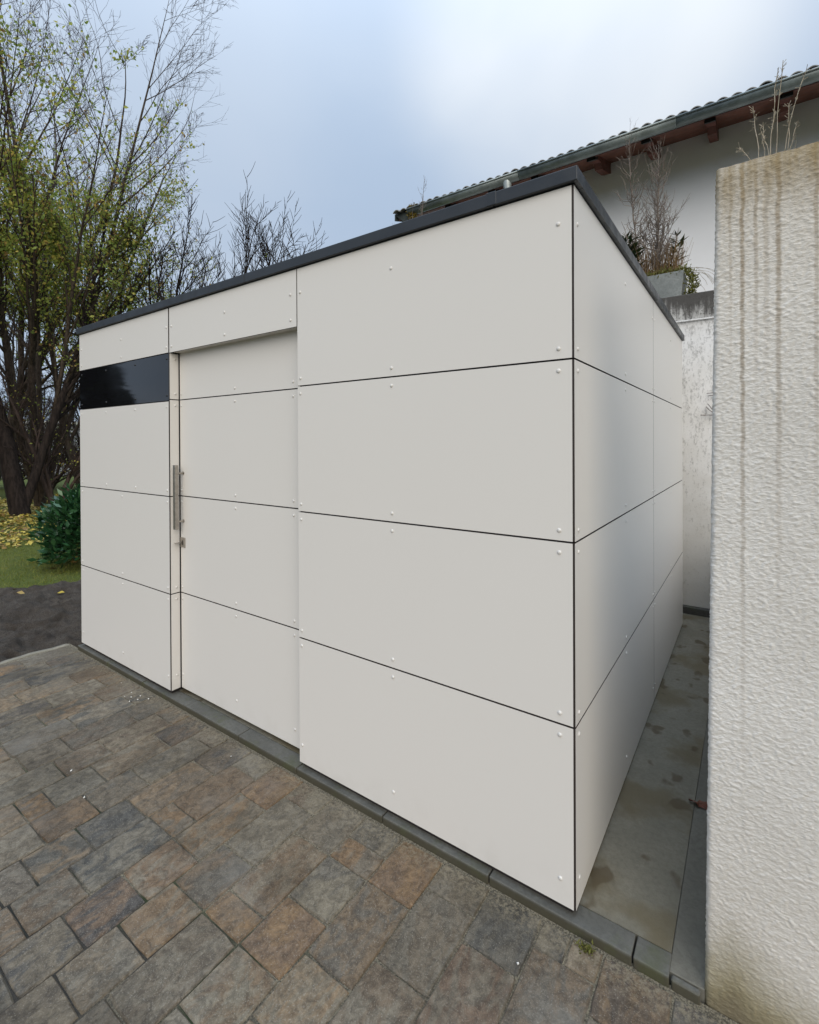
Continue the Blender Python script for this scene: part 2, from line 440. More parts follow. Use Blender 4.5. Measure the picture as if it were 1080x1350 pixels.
def tube_geo(paths, sides=8):
    """paths: list of (pts n x 3, radii n) -> one continuous tube each"""
    Vs, Fs, off = [], [], 0
    for P, R in paths:
        P = np.asarray(P, float); R = np.asarray(R, float); n = len(P)
        T = np.gradient(P, axis=0); a, b = frames(T)
        for i in range(1, n):                                   # keep the frame from flipping
            t = T[i]/np.linalg.norm(T[i]); x = a[i-1] - t*np.dot(a[i-1], t); x /= np.linalg.norm(x); a[i] = x; b[i] = np.cross(t, x)
        th = np.arange(sides)*2*math.pi/sides
        V = P[:, None] + (np.cos(th)[None, :, None]*a[:, None] + np.sin(th)[None, :, None]*b[:, None])*R[:, None, None]
        V = V.reshape(-1, 3); F = []
        for i in range(n-1):
            for k in range(sides): F.append((i*sides+k, i*sides+(k+1) % sides, (i+1)*sides+(k+1) % sides, (i+1)*sides+k))
        Vs.append(V); Fs.append(np.array(F)+off); off += len(V)
    return np.vstack(Vs), np.vstack(Fs)


def leaf_geo(P, D, N, L, W, fold=.25):
    """folded four-cornered leaves: base at P, along D, facing N, length L, width W"""
    P, D, N = map(np.asarray, (P, D, N)); L = np.asarray(L)[:, None]; W = np.asarray(W)[:, None]
    D = D/np.linalg.norm(D, axis=1, keepdims=True); S = np.cross(D, N); S /= np.maximum(np.linalg.norm(S, axis=1, keepdims=True), 1e-9); N2 = np.cross(S, D)
    n = len(P); V = np.zeros((n, 4, 3)); V[:, 0] = P; V[:, 1] = P + D*L*.48 + S*W*.5 + N2*W*fold; V[:, 2] = P + D*L; V[:, 3] = P + D*L*.48 - S*W*.5 + N2*W*fold
    F = (np.arange(n)[:, None, None]*4 + np.array([[0, 1, 2], [0, 2, 3]])[None]).reshape(-1, 3)
    return V.reshape(-1, 3), F


def rdir(n, rng=RNG):
    v = rng.normal(size=(n, 3)); return v/np.linalg.norm(v, axis=1, keepdims=True)


def vnoise(x, y, seed):
    """smooth lattice noise 0..1 on arrays"""
    xi = np.floor(x).astype(np.int64); yi = np.floor(y).astype(np.int64); fx = x-xi; fy = y-yi
    fx = fx*fx*(3-2*fx); fy = fy*fy*(3-2*fy)
    def h(a, b):
        q = (a*374761393 + b*668265263 + seed*982451653) & 0x7fffffff
        q = ((q ^ (q >> 13))*1274126177) & 0x7fffffff
        return ((q ^ (q >> 16)) & 0xffff)/65535.
    return (h(xi, yi)*(1-fx)+h(xi+1, yi)*fx)*(1-fy) + (h(xi, yi+1)*(1-fx)+h(xi+1, yi+1)*fx)*fy


def fbm(x, y, seed, octs=4, gain=.5):
    s = 0; a = 1; t = 0
    for i in range(octs): s = s + a*vnoise(x*2**i, y*2**i, seed+i*17); t += a; a *= gain
    return s/t


def grid_mesh(name, xs, ys, zf, smooth=True):
    X, Y = np.meshgrid(xs, ys); Z = zf(X, Y); V = np.stack([X, Y, Z], -1).reshape(-1, 3); nx = len(xs); ny = len(ys)
    i = (np.arange(ny-1)[:, None]*nx + np.arange(nx-1)[None]).ravel()
    return arr_mesh(name, V, np.stack([i, i+1, i+nx+1, i+nx], 1), smooth)


# ================================================================== SETTING
# ---- ground sheet to the horizon
gm = grid_mesh('ground', np.array([-600, -60, -20, 20, 60, 600.]), np.array([-600, -60, -20, 20, 60, 600.]), lambda x, y: x*0-.09, False)
tag(link('ground', gm, FIELD), kind='structure')

# ---- lawn and bare soil left of the shed
def lawn_z(x, y): return -.02 + .05*(fbm(x*.5, y*.5, 3)-.5) + .035*(fbm(x*5, y*5, 5)-.5)
def soil_edge(y): return -5.75 - .28*(fbm(y*1.7, y*0+3.3, 8)-.5)*2 - np.clip(.45-y, 0, 3)*.75
lawn_me = grid_mesh('lawn', np.linspace(-26, -4.6, 360), np.linspace(-8, 14, 300), lambda x, y: lawn_z(x, y) - .16*np.clip((x-soil_edge(y)-.02)*4, 0, 1))
tag(link('lawn', lawn_me, LAWNM), kind='structure')

def soil_edge(y): return -5.75 - .28*(fbm(y*1.7, y*0+3.3, 8)-.5)*2 - np.clip(.45-y, 0, 3)*.75
def soil_z(x, y):
    rid = 1-np.abs(2*fbm(x*3.1+y*.9+.6*fbm(x*3, y*3, 4), y*2.6-x*1.2, 21, 4, .55)-1)
    z = -.032 - .25*np.clip((x+3.97)*8, 0, 1)*np.clip((.02-y)*8, 0, 1) + .19*(rid-.72) + .05*(fbm(x*13, y*13, 9, 4, .65)-.5)
    return z - .12*np.clip((soil_edge(y)-x)*2.2, 0, 1)
soil_me = grid_mesh('soil', np.linspace(-7.6, -3.72, 380), np.linspace(-2.4, 2.8, 480), soil_z)
tag(link('soil', soil_me, EARTH), kind='structure')
# ---- pavement bed and pavers (rows run away from the shed front)
PW, X0 = .189, .093
bed_me = grid_mesh('pavement', np.linspace(-3.93, 3.2, 30), np.linspace(-4.4, -.005, 20), lambda x, y: x*0-.0065, False)
pavement = tag(link('pavement', bed_me, BED), kind='structure')


def paver_mesh(name, w, l, seed):
    """one worn stone: chamfered outline with chipped, wavering edges; top at z=0"""
    rg = np.random.default_rng(seed); hw, hl = w/2-.0016, l/2-.0016; out = []
    nx, ny = 4, max(3, int(round(l/.05)))
    for i in range(nx): out.append((-hw+2*hw*i/nx, -hl))
    for i in range(ny): out.append((hw, -hl+2*hl*i/ny))
    for i in range(nx): out.append((hw-2*hw*i/nx, hl))
    for i in range(ny): out.append((-hw, hl-2*hl*i/ny))
    out = np.array(out); n = len(out); out = out*(1-np.abs(rg.normal(0, .0009, (n, 1)))/np.array([hw, hl])*1.)
    corner = [0, nx, nx+ny, 2*nx+ny]
    for c in corner: out[c] *= 1-rg.uniform(.008, .03)
    ch = np.full(n, .0028) + np.abs(rg.normal(0, .0016, n))
    inner = out*(1-ch[:, None]/np.array([hw, hl]))
    dz = -np.abs(rg.normal(0, .0007, n))
    V = [(x, y, -.045) for x, y in out] + [(x, y, -.0050+d) for (x, y), d in zip(out, dz)] + [(x, y, d*.4) for (x, y), d in zip(inner, dz)]
    me = bpy.data.meshes.new(name)
    F = [tuple(range(2*n, 3*n))]
    for i in range(n):
        j = (i+1) % n; F += [(i, j, n+j, n+i), (n+i, n+j, 2*n+j, 2*n+i)]
    me.from_pydata(V, [], F); me.update()
    me.materials.append(PAVER)
    return me


PMESH = {}
def paver(x0, x1, y1, y0, parent=pavement):
    w, l = round(x1-x0, 3), round(y0-y1, 3); var = random.randrange(5); key = (w, round(l, 2), var)
    if key not in PMESH: PMESH[key] = paver_mesh('paver', w, round(l, 2), hash(key) & 0xffff)
    o = bpy.data.objects.new('paver', PMESH[key]); COL.objects.link(o); o.parent = parent
    o.location = ((x0+x1)/2, (y0+y1)/2, random.uniform(-.0016, .0012))
    o.scale = (1, l/round(l, 2), 1)
    o.rotation_euler = (random.gauss(0, .0028), random.gauss(0, .0028), random.gauss(0, .0035) + (math.pi if random.random() < .5 else 0))
    return o


KNOWN = {-1: [-.222], 0: [-.131], 1: [-.243], 2: [-.155, -.44], 3: [-.255, -.548], 4: [-.144, -.255, -.452, -.65], 5: [-.253, -.553, -.655], 6: [-.15, -.45, -.652, -.84, -1.018],
         7: [-.245, -.552, -.744, -.932, -1.104], 8: [-.149, -.45, -.55, -.845, -1.022], 9: [-.242, -.555, -.753, -.935], 10: [-.135, -.45, -.655, -.851], 11: [-.245, -.55, -.75],
         12: [-.137, -.442, -.647], 13: [-.23, -.547, -.74], 14: [-.155, -.448], 15: [-.245, -.542], 16: [-.15, -.44], 17: [-.24, -.53], 18: [-.43]}
far = []          # stones beyond the picture, joined
for k in range(-15, 21):
    xb, xa = X0-PW*k, X0-PW*(k+1)
    ys = [-.031] + KNOWN.get(k, [-.05-random.choice((.1, .2, .2, .3))])
    while ys[-1] > -4.2: ys.append(ys[-1]-random.choice((.1, .2, .2, .3, .3)))
    for a, b in zip(ys[:-1], ys[1:]):
        if k == 0 and a == -.031:           # two dark half stones at the kerb
            paver((xa+xb)/2, xb, b, a); paver(xa, (xa+xb)/2, b, a); continue
        inview = (a > -1.35 and xa > -3.95 and xb < .75 and b > -1.75)
        if inview: paver(xa, xb, b, a)
        else: far.append((xa, xb, b, a))
bm = bmesh.new()
for xa, xb, b, a in far: box_bm(bm, xa+.002, xb-.002, b+.002, a-.002, -.04, random.uniform(-.002, .001), .003)
fo = link('paver', bm_mesh('paver_field', bm), PAVER, pavement); tag(fo, kind='stuff')
# mortar haunch along the left end of the paving
Ys = np.linspace(-4.2, -.02, 90); P = []
hx = -3.925 + .09*(fbm(Ys*4, Ys*0, 2)-.5)
V = []; F = []
for i, (y, x) in enumerate(zip(Ys, hx)):
    w = .03+.06*fbm(np.array([y*6.]), np.array([1.]), 3)[0]
    V += [(x+.035, y, -.03), (x+.03, y, -.004), (x-w*.4, y, -.008), (x-w, y, -.05)]
for i in range(len(Ys)-1):
    for k in range(3): F.append((i*4+k, i*4+k+1, i*4+k+5, i*4+k+4))
tag(link('paving_edge', arr_mesh('paving_edge', V, F, True), M_concrete('mortar', (.22, .20, .155), (.30, .275, .215))), kind='structure')

# ---- foundation slab with kerb stones
SL = .027
slab = tag(box('foundation_slab', -3.735, .2652, .062, 3.36, -.10, SL-.002, SLAB), kind='structure')
tag(box('yard_slab', .3575, 3.5, .302, 3.415, -.10, SL-.004, SLAB), kind='structure')
box('slab_strip', .266, .355, .005, 3.34, -.10, SL-.003, STRIP, slab, .002)
joints = [-3.745, -3.24, -2.75, -2.245, -1.745, -1.297, -.78, -.30, .171, .271]
for a, b in zip(joints[:-1], joints[1:]):
    o = box('kerb_stone', a+.002, b-.0035, -.018, .060, -.10, SL, KERB, slab, .0035, 2)
    o.location.z += random.uniform(-.001, .001); o.rotation_euler.y = random.gauss(0, .0005)
box('kerb_stone', .273, .345, -.018, .002, -.10, SL-.004, KERB, slab, .004)

# ================================================================== SHED
T, J3, J2, J1, B, K1, K0 = 2.39, 1.833, 1.24, .642, .050, 2.117, 1.824
XM, XN, XL, D1, D2 = -1.296, -2.436, -3.715, 1.552, 3.021
TH = .008; G = .0023                       # board thickness, half joint
shed = thing('garden_shed', 'white flat-roofed garden shed clad in riveted boards, with dark roof trim', 'shed')
# dark substructure, open at the door recess
box('substructure', XM+.004, -.004-TH, .0+TH+.004, D2-.01, B+.001, T, CORE, shed)
box('substructure', XL+.010, XN-.004-TH, TH+.004, D2-.01, B+.001, T, CORE, shed)
box('substructure', XN-.004-TH+.001, XM+.005, .090, D2-.02, B+.002, T, CORE, shed)
box('substructure', XN-.004-TH+.001, XM+.005, TH+.004, .089, K1+.016, T-.002, CORE, shed)

bm = bmesh.new(); bmesh.ops.create_uvsphere(bm, u_segments=12, v_segments=6, radius=1.)
bmesh.ops.delete(bm, geom=[v for v in bm.verts if v.co.z < -.05], context='VERTS')
for v in bm.verts: v.co.z = v.co.z*.0036 + (.0004 if v.co.z > .3 else 0); v.co.x *= .0073; v.co.y *= .0073
RIV = bm_mesh('rivet', bm, True); RIV.materials.append(RIVET); RIVB = RIV.copy(); RIVB.materials.clear(); RIVB.materials.append(BLKRIV)


def edge_mesh(name, bm, face, mat):
    """board whose cut edges show the dark laminate core"""
    me = bm_mesh(name, bm); me.materials.append(mat); me.materials.append(EDGE)
    for p in me.polygons:
        if abs(p.normal[1 if face == 'y' else 0]) < .9: p.material_index = 1
    return me


def board(face, a0, a1, z0, z1, us, zs, mat=PANEL, plane=0., name='panel', rivme=None):
    """face 'y': in the plane y=plane, outside towards -y; face 'x': plane x=plane, outside +x; us/zs rivet offsets"""
    bm = bmesh.new()
    if face == 'y': box_bm(bm, a0, a1, plane, plane+TH, z0, z1, .0008)
    else: box_bm(bm, plane-TH, plane, a0, a1, z0, z1, .0008)
    o = link(name, edge_mesh(name, bm, face, mat), None, shed)
    for u in us:
        for z in zs:
            r = bpy.data.objects.new('rivet', rivme or RIV); COL.objects.link(r); r.parent = o
            if face == 'y': r.location = (u, plane-.0002, z); r.rotation_euler = (math.pi/2, 0, random.uniform(0, 6))
            else: r.location = (plane+.0002, u, z); r.rotation_euler = (0, math.pi/2, 0)
            if face == 'y': r.rotation_euler = (math.pi/2, 0, 0)
    return o


ROWS = [(B, J1), (J1, J2), (J2, J3), (J3, T)]
def rz(i, z0, z1): return (z0 + (.085 if i == 0 else .036), z1 - (.115 if i == 3 else .036))
for i, (a, b) in enumerate(ROWS):
    z0 = a + (0 if i == 0 else G); z1 = b - (0 if i == 3 else G)
    board('y', XM+.002, -.0058, z0, z1, (XM+.022, -.735, -.050), rz(i, a, b))
    board('x', .0015, D1-.0022, z0, z1, (.040, .78, D1-.030), rz(i, a, b))
    board('x', D1+.0022, D2, z0, z1, (D1+.030, 2.30, D2-.035), rz(i, a, b))
# left part: top board, glossy black window strip, three boards
board('y', XL, XN-.0075, K1+G, T, (XL+.035, -3.05, XN-.030), (K1+.036, T-.115))
board('y', XL, XN-.0075, K0+G, K1-G, (XL+.035, -3.28, -2.86, XN-.030), (K0+.034, K1-.034), GLASS, .0015, 'window_strip', RIVB)
board('y', XL, XN-.0075, J2+G, K0-G, (XL+.035, -3.28, -2.86, XN-.030), (J2+.036, K0-.036))
board('y', XL, XN-.0075, J1+G, J2-G, (XL+.035, -3.05, XN-.030), (J1+.036, J2-.036))
board('y', XL, XN-.0075, B, J1-G, (XL+.035, -3.05, XN-.030), (B+.085, J1-.036))
# boards on the hidden left and back sides
for i, (a, b) in enumerate(ROWS):
    z0 = a + (0 if i == 0 else G); z1 = b - (0 if i == 3 else G)
    board('x', .010, D1-.002, z0, z1, (), (), plane=XL+.0095); board('x', D1+.002, D2, z0, z1, (), (), plane=XL+.0095)
    board('y', XL+.012, XM, z0, z1, (), (), plane=D2-.006); board('y', XM+.006, -.010, z0, z1, (), (), plane=D2-.006)
# lintel board over the door, and its underside
board('y', XN+.003, XM-.002, K1, T, (XN+.028, -1.87, XM-.045), (K1+.036, T-.115))
box('lintel_soffit', XN+.006, XM+.003, .0095, .072, K1+.005, K1+.013, PANEL, shed)
# door jamb (left reveal of the recess)
for (a, b) in ((B, J1), (J1, J2), (J2, J3), (J3, K1)):
    bm = bmesh.new(); box_bm(bm, XN-.006, XN+.002, .0012, .0585, a+(G if a > B else 0), b-G, .0008)
    o = link('jamb_board', edge_mesh('jamb_board', bm, 'x', PANEL), None, shed)
    for z in (a+.085 if a == B else a+.036, b-.036):
        r = bpy.data.objects.new('rivet', RIV); COL.objects.link(r); r.parent = o; r.location = (XN+.0022, .036, z); r.rotation_euler = (0, math.pi/2, 0)
box('jamb_gasket', XN-.0055, XN+.004, .0595, .074, B, K1, JAMBLINE, shed)
# sliding door
DY = .062
for i, (a, b) in enumerate(((B+.002, J1), (J1, J2), (J2, J3), (J3, K1+.010))):
    board('y', XN+.0095, XM+.03, a+(G if i else 0), b-(G if i < 3 else 0), (XN+.024, -1.87, XM-.10) if True else (), (a+(.085 if i == 0 else .036), b-.036) if i < 3 else (a+.036,), PANEL, DY, 'door_board')
box('door_leaf', XN+.012, XM+.02, DY+TH+.0005, DY+.03, B+.004, K1+.008, CORE, shed)
# handle
hx_ = -2.392
hb = bm_mesh('door_handle', (lambda bm: (box_bm(bm, hx_-.012, hx_+.012, .000, .024, 1.041, 1.433, .003, 2), bm)[1])(bmesh.new()))
handle = link('door_handle', hb, STEEL, shed)
for z in (1.087, 1.381):
    V, F = tube_geo([([(hx_, .020, z), (hx_, .045, z), (hx_, DY+.001, z)], [.0058]*3)], 12); link('bracket', arr_mesh('bracket', V, F, True), STEEL, handle)
    V, F = tube_geo([([(hx_, DY-.003, z), (hx_, DY+.001, z)], [.010]*2)], 14); link('bracket_foot', arr_mesh('bracket_foot', V, F, True), STEEL, handle)
lock = box('lock_rosette', -2.424, -2.374, DY-.006, DY, .924, .985, STEEL, shed, .002)
box('keyhole', -2.403, -2.394, DY-.0085, DY-.0055, .938, .968, DARKSTEEL, lock, .001)
box('key', -2.424, -2.402, DY-.045, DY-.008, .952, .9545, STEEL, lock)
# roof trim: three pieces along the front, two along the side, left and back
FT0, FT1, OV = T+.010, T+.050, .016
def trim(poly_xy, name='roof_trim'):
    (xa, xb, ya, yb) = poly_xy
    o = box(name, xa, xb, ya, yb, FT0-.006, FT1, FASCIA, shed, .0025, 2); return o
# front and side trims are separate lengths, meeting at mitred corners set a little proud
for a, b in ((XL-OV+.002, -1.675), (-1.673, -.275), (-.272, OV)): trim((a, b, -OV, .05))
box('roof_trim_cover', -.300, -.262, -OV-.0012, .048, FT0-.004, FT1+.0016, FASCIA, shed, .001)
for a, b in ((.0505, 1.60), (1.6025, D2+OV)): trim((-.05, OV, a, b))
trim((XL-OV+.002, XL+.05, .0505, D2+OV)); trim((XL+.0505, -.0505, D2-.04, D2+OV))
box('roof_deck', XL+.02, -.02, .02, D2-.02, T+.0005, FT1-.006, CORE, shed)
box('base_frame', XL+.016, -.016, .092, D2-.03, SL-.004, B+.003, CORE, shed)
box('base_frame', XL+.016, XN-.02, .016, .0915, SL-.004, B+.0025, CORE, shed)
box('base_frame', XM+.012, -.016, .016, .0915, SL-.004, B+.0025, CORE, shed)

# ================================================================== RIGHT GARDEN WALL (rough render)
gw = thing('garden_wall', 'thick cream rough-rendered wall with brown drip stains beside the shed', 'wall')
WT, XB_, XT_ = 2.312, .3555, .3855
zs = np.concatenate([np.linspace(-.02, WT-.012, 700), [WT-.007, WT-.003, WT]])
r_ = .012
us = [(XB_, y) for y in np.linspace(.30, r_, 60)]
us += [(XB_ + r_*(1-math.cos(t)), r_*(1-math.sin(t))) for t in np.linspace(.2, math.pi/2, 6)]
us += [(XB_+x, 0.) for x in np.concatenate([np.arange(r_+.004, .40, .0030), np.arange(.404, 1.6, .0048), np.linspace(1.61, 3.14, 16)])]
us = np.array(us); nu = len(us); tang = np.gradient(us, axis=0); tang /= np.linalg.norm(tang, axis=1, keepdims=True)
nor = np.stack([tang[:, 1], -tang[:, 0]], 1)                      # outside
s_len = np.concatenate([[0], np.cumsum(np.linalg.norm(np.diff(us, axis=0), axis=1))])
Sg, Zg = np.meshgrid(s_len, zs)
tilt = (fbm(Sg*1.3, Zg*1.3, 70, 2)-.5)*.02
n1 = fbm((Sg*150), (Zg+tilt*2)*235, 31, 3, .62); n2 = fbm(Sg*120, Zg*200, 44, 2, .5); n3 = fbm(Sg*4, Zg*4, 50, 3)
disp = .0021*np.clip((n1-.49)*4.2, 0, 1) + .0007*n2 + .0014*(n3-.5)
disp *= np.clip((WT-Zg)/.02, .25, 1)*np.clip((XB_+1.6-us[:, 0][None])/.25, .0, 1)
lean = (XT_-XB_)*np.clip(Zg/WT, 0, 1)
Xg = us[:, 0][None] + nor[:, 0][None]*disp + lean; Yg = us[:, 1][None] + nor[:, 1][None]*disp
# worn upper edge
topw = np.clip((Zg-(WT-.03))/.03, 0, 1); Zw = Zg + topw*(.010*(fbm(Sg*14, Sg*0+2, 61, 4, .6)-.62)); Yg = Yg + topw*.004
V = np.stack([Xg, Yg, Zw], -1).reshape(-1, 3); nz_ = len(zs)
i = (np.arange(nz_-1)[:, None]*nu + np.arange(nu-1)[None]).ravel()
link('rendered_face', arr_mesh('rendered_face', V, np.stack([i, i+1, i+nu+1, i+nu], 1), True), STUCCO, gw)
bm = bmesh.new(); box_bm(bm, XT_+.006, 3.5, .012, .30, -.02, WT-.014)
link('wall_core', bm_mesh('wall_core', bm), STUCCO, gw)
box('added_shade_wall', .386, .62, .303, 3.41, -.02, .80, STUCCO, gw, .01)  # unseen low wall, added to shade the lower part of the shed side
# flat top, a little below the worn edge
box('wall_top', XT_+.004, 3.5, .004, .31, WT-.013, WT-.0035, PLINTH, gw, .003)

# ================================================================== BACK RETAINING WALL + TERRACE
rw = thing('retaining_wall', 'tall weathered white retaining wall behind the shed with blackened top band', 'wall')
YB = 3.42
bm = bmesh.new(); box_bm(bm, -5., 3.5, YB, YB+.22, -.05, 2.640); box_bm(bm, -5., -4.8, YB+.2205, 8.6, -.05, 2.640)
link('wall_face', bm_mesh('wall_face', bm), WEATH, rw)
box('coping', -5.02, 3.5, YB-.014, YB+.24, 2.6405, 2.878, COPING, rw, .006)
box('drip_edge', -5.01, 3.5, YB-.022, YB-.0145, 2.632, 2.645, WEATH, rw, .002)
box('plinth', -3.73, .35, 3.362, YB-.001, -.05, .088, PLINTH, rw, .006)
tag(box('terrace', -4.8, 3.5, YB+.241, 9.0, 2.5, 2.845, SLAB), kind='structure')

# ================================================================== HOUSE
house = thing('house', 'white plastered house on the terrace with brown eaves, zinc gutter and tiled roof', 'house')
HX0, HX1, HY = -4.02, 4.2, 6.0
PIT = math.tan(math.radians(18.)); EY, EZ = 5.06, 5.355             # underside of the roof at the eave
def roof_z(y): return EZ + (y-EY)*PIT
zj = roof_z(HY)
prism('wall', [(HY, 2.8), (HY, zj+.005), (HY+.3, roof_z(HY+.3)+.005), (HY+.3, 2.8)], 'x', HX0, HX1, HWHITE, house)
prism('wall', [(HY+.301, 2.8), (HY+.301, roof_z(HY+.301)), (9.2, roof_z(9.2)), (9.2, 2.8)], 'x', HX0+.002, HX0+.3, HWHITE, house)
VX0 = -4.44                                                       # verge
prism('soffit', [(EY+.03, EZ+.03*PIT), (9.3, roof_z(9.3)), (9.3, roof_z(9.3)+.022), (EY+.03, EZ+.03*PIT+.022)], 'x', VX0+.02, HX1+.2, SOFFIT, house)
roof = prism('roof', [(EY+.005, EZ+.026), (9.3, roof_z(9.3)+.026), (9.3, roof_z(9.3)+.06), (EY+.005, EZ+.06)], 'x', VX0, HX1+.2, TILE, house)
# tiled skin: corrugated sheet up the slope, single tiles along the eave
tw = .131
xs_ = np.arange(VX0, HX1+.2, tw/8); ysl = np.linspace(EY+.30, 9.3, 24)
def tz(x, y):
    u = ((x-VX0)/tw) % 1.; return roof_z(y) + .066 + .026*np.maximum(0, np.sin(u*2*math.pi-.6)) - .006*((y*3.2) % 1.)
tk = link('tile_field', grid_mesh('tile_field', xs_, ysl, tz), TILE, roof); tag(tk, kind='stuff')
tv = []; tf = []; prof = []
for q in range(11):
    u = q/10.; prof.append(((u-.5)*(tw-.004), .036*max(0., math.sin(u*math.pi))**.8))
for y, dz in ((0, 0), (.34, .34*PIT)):
    for th in (0, -.011):
        for x, z in prof: tv.append((x, y, z+dz+th))
n = len(prof)
for q in range(n-1):
    tf += [(q, q+1, 2*n+q+1, 2*n+q), (n+q, 3*n+q, 3*n+q+1, n+q+1), (q, n+q, n+q+1, q+1)]
tme = bpy.data.meshes.new('roof_tile'); tme.from_pydata(tv, [], tf); tme.update(); tme.materials.append(TILE)
for p in tme.polygons: p.use_smooth = len(set(v // n for v in p.vertices)) == 2 and False
x = VX0+tw/2
while x < HX1+.1:
    o = bpy.data.objects.new('roof_tile', tme); COL.objects.link(o); o.parent = roof
    o.location = (x+random.gauss(0, .002), EY-.105+random.gauss(0, .006), EZ+.086-.105*PIT+random.gauss(0, .0025)); o.rotation_euler = (0, random.gauss(0, .02), 0)
    x += tw
# gutter: half-round trough with rolled front bead, in lengths with joints
GR = .074; gy, gz = EY-.085, EZ+.005
def gutter_len(xa, xb, name='gutter', rr=GR, y0=None):
    V, F = [], []; prof = [(gy+math.cos(t)*rr, gz+math.sin(t)*rr) for t in np.linspace(math.pi, 2*math.pi, 15)]
    bead = [(gy-rr-.007+math.cos(t)*.011, gz+.004+math.sin(t)*.011) for t in np.linspace(0, 1.8*math.pi, 9)]
    prof = bead[::-1] + prof; n = len(prof)
    for x in (xa, xb): V += [(x, a, b) for a, b in prof]
    for q in range(n-1): F.append((q, q+1, n+q+1, n+q))
    return V, F
gutter = None
for a, b in ((-4.13, -2.2), (-2.21, -.25), (-.26, 1.75), (1.74, HX1+.2)):
    V, F = gutter_len(a, b, rr=GR+(.0 if a in (-4.13, -.26) else .002)); me = arr_mesh('gutter', V, F, True)
    o = link('gutter', me, ZINC, house)
    so = o.modifiers.new('thick', 'SOLIDIFY'); so.thickness = .003; so.offset = 0
    gutter = gutter or o
V = [(-4.13, gy, gz)] + [(-4.13, gy+math.cos(t)*GR, gz+math.sin(t)*GR) for t in np.linspace(math.pi, 2*math.pi, 15)]
me = bpy.data.meshes.new('end_cap'); me.from_pydata(V, [], [(0, q, q+1) for q in range(1, 15)]); link('end_cap', me, ZINC, gutter)
V, F = tube_geo([([(-2.40, gy, gz-.05), (-2.40, gy, gz-.10), (-2.40, gy, gz-.17), (-2.40, gy+.02, gz-.24)], [.062, .060, .046, .043]),
                 ([(-2.40, gy+.02, gz-.24), (-2.40, gy+.30, gz-.42), (-2.40, HY-.07, gz-.62), (-2.40, HY-.06, 2.85)], [.043]*4)], 14)
link('downpipe', arr_mesh('downpipe', V, F, True), LTZINC, gutter)
# rafters with black shoes at the gutter, brown tails
for rx in (-3.45, -2.70, -2.03, -1.26, -.60, .08, .79, 1.5, 2.2, 2.9, 3.6):
    rf = prism('rafter', [(EY+.09, EZ+.09*PIT-.001), (HY+.02, roof_z(HY+.02)-.001), (HY+.02, roof_z(HY+.02)-.15), (HY-.16, roof_z(HY-.16)-.17), (EY+.42, EZ+.42*PIT-.15), (EY+.36, EZ+.36*PIT-.07), (EY+.09, EZ+.09*PIT-.05)], 'x', rx-.048, rx+.048, RAFTER, house)
    prism('rafter_shoe', [(EY+.02, EZ-.01), (EY+.17, EZ+.17*PIT-.002), (EY+.17, EZ+.17*PIT-.062), (EY+.02, EZ-.075)], 'x', rx-.055, rx+.055, BLACKM, rf)
box('fascia_board', VX0+.03, HX1+.2, EY+.012, EY+.032, EZ-.035, EZ+.026, RAFTER, house)
# verge board and the exposed eave corner
prism('verge_board', [(EY-.03, EZ-.045), (9.3, roof_z(9.3)-.05), (9.3, roof_z(9.3)+.075), (EY-.03, EZ+.07)], 'x', VX0-.03, VX0-.004, BLACKZ, house)
prism('eave_corner', [(VX0-.03, EZ+.06), (VX0+.30, EZ+.06), (VX0+.30, EZ-.16), (VX0+.22, EZ-.16)], 'y', EY-.02, EY+.03, BLACKZ, house)

# ================================================================== FAR GREY BUILDING through the trees
fb = at_depth(20, 24.)
far_b = thing('grey_outbuilding', 'low grey rendered outbuilding with white roof edge behind the trees', 'building', fb)
bm = bmesh.new(); box_bm(bm, -6.5, 7.5, 0, 4, -.1, 2.55); link('wall', bm_mesh('wall', bm), GREYWALL, far_b)
bm = bmesh.new(); box_bm(bm, -6.6, 7.6, -.12, 4.1, 2.551, 2.70); link('roof_edge', bm_mesh('roof_edge', bm), WHITETRIM, far_b)
bm = bmesh.new(); box_bm(bm, -1.4, -.5, -.03, .02, .0, 2.0); link('door', bm_mesh('door', bm), GREYWALL, far_b)
far_b.rotation_euler.z = math.radians(58)


# ================================================================== TREES
def grow(rng, segs, tips, p, d, L, r, lvl, par):
    """par[lvl] = (wander, uplift, children, angle, length ratio)"""
    wob, up, nch, ang, ratio = par[lvl]; n = max(3, int(L/ par['seg'][lvl])); P = [np.array(p)]; Rr = [r]; d = np.array(d, float)
    end = r*par['taper'][lvl]
    for k in range(n):
        d = d + rng.normal(0, wob, 3) + np.array([0, 0, up]); d /= np.linalg.norm(d)
        P.append(P[-1]+d*L/n); Rr.append(r+(end-r)*(k+1)/n)
    segs[lvl].append((np.array(P), np.array(Rr)))
    if lvl+1 in par:
        for c in range(int(nch)):
            t = par['start'][lvl] + (1-par['start'][lvl])*(c+rng.random())/nch; i = min(int(t*n), n-1); f = t*n-i
            q = P[i]*(1-f)+P[i+1]*f; dd = P[i+1]-P[i]; dd /= np.linalg.norm(dd)
            a, b = frames(dd[None]); th = rng.random()*2*math.pi; an = math.radians(ang*rng.uniform(.65, 1.35))
            nd = dd*math.cos(an) + (a[0]*math.cos(th)+b[0]*math.sin(th))*math.sin(an)
            if nd[2] < -.25: nd[2] *= -.3
            cl = L*ratio*rng.uniform(.6, 1.25)*(1-.55*t)
            grow(rng, segs, tips, q, nd, max(cl, .12), max(Rr[i]*.55, par.get('rmin', .004)), lvl+1, par)
    else: tips.append(np.array(P))


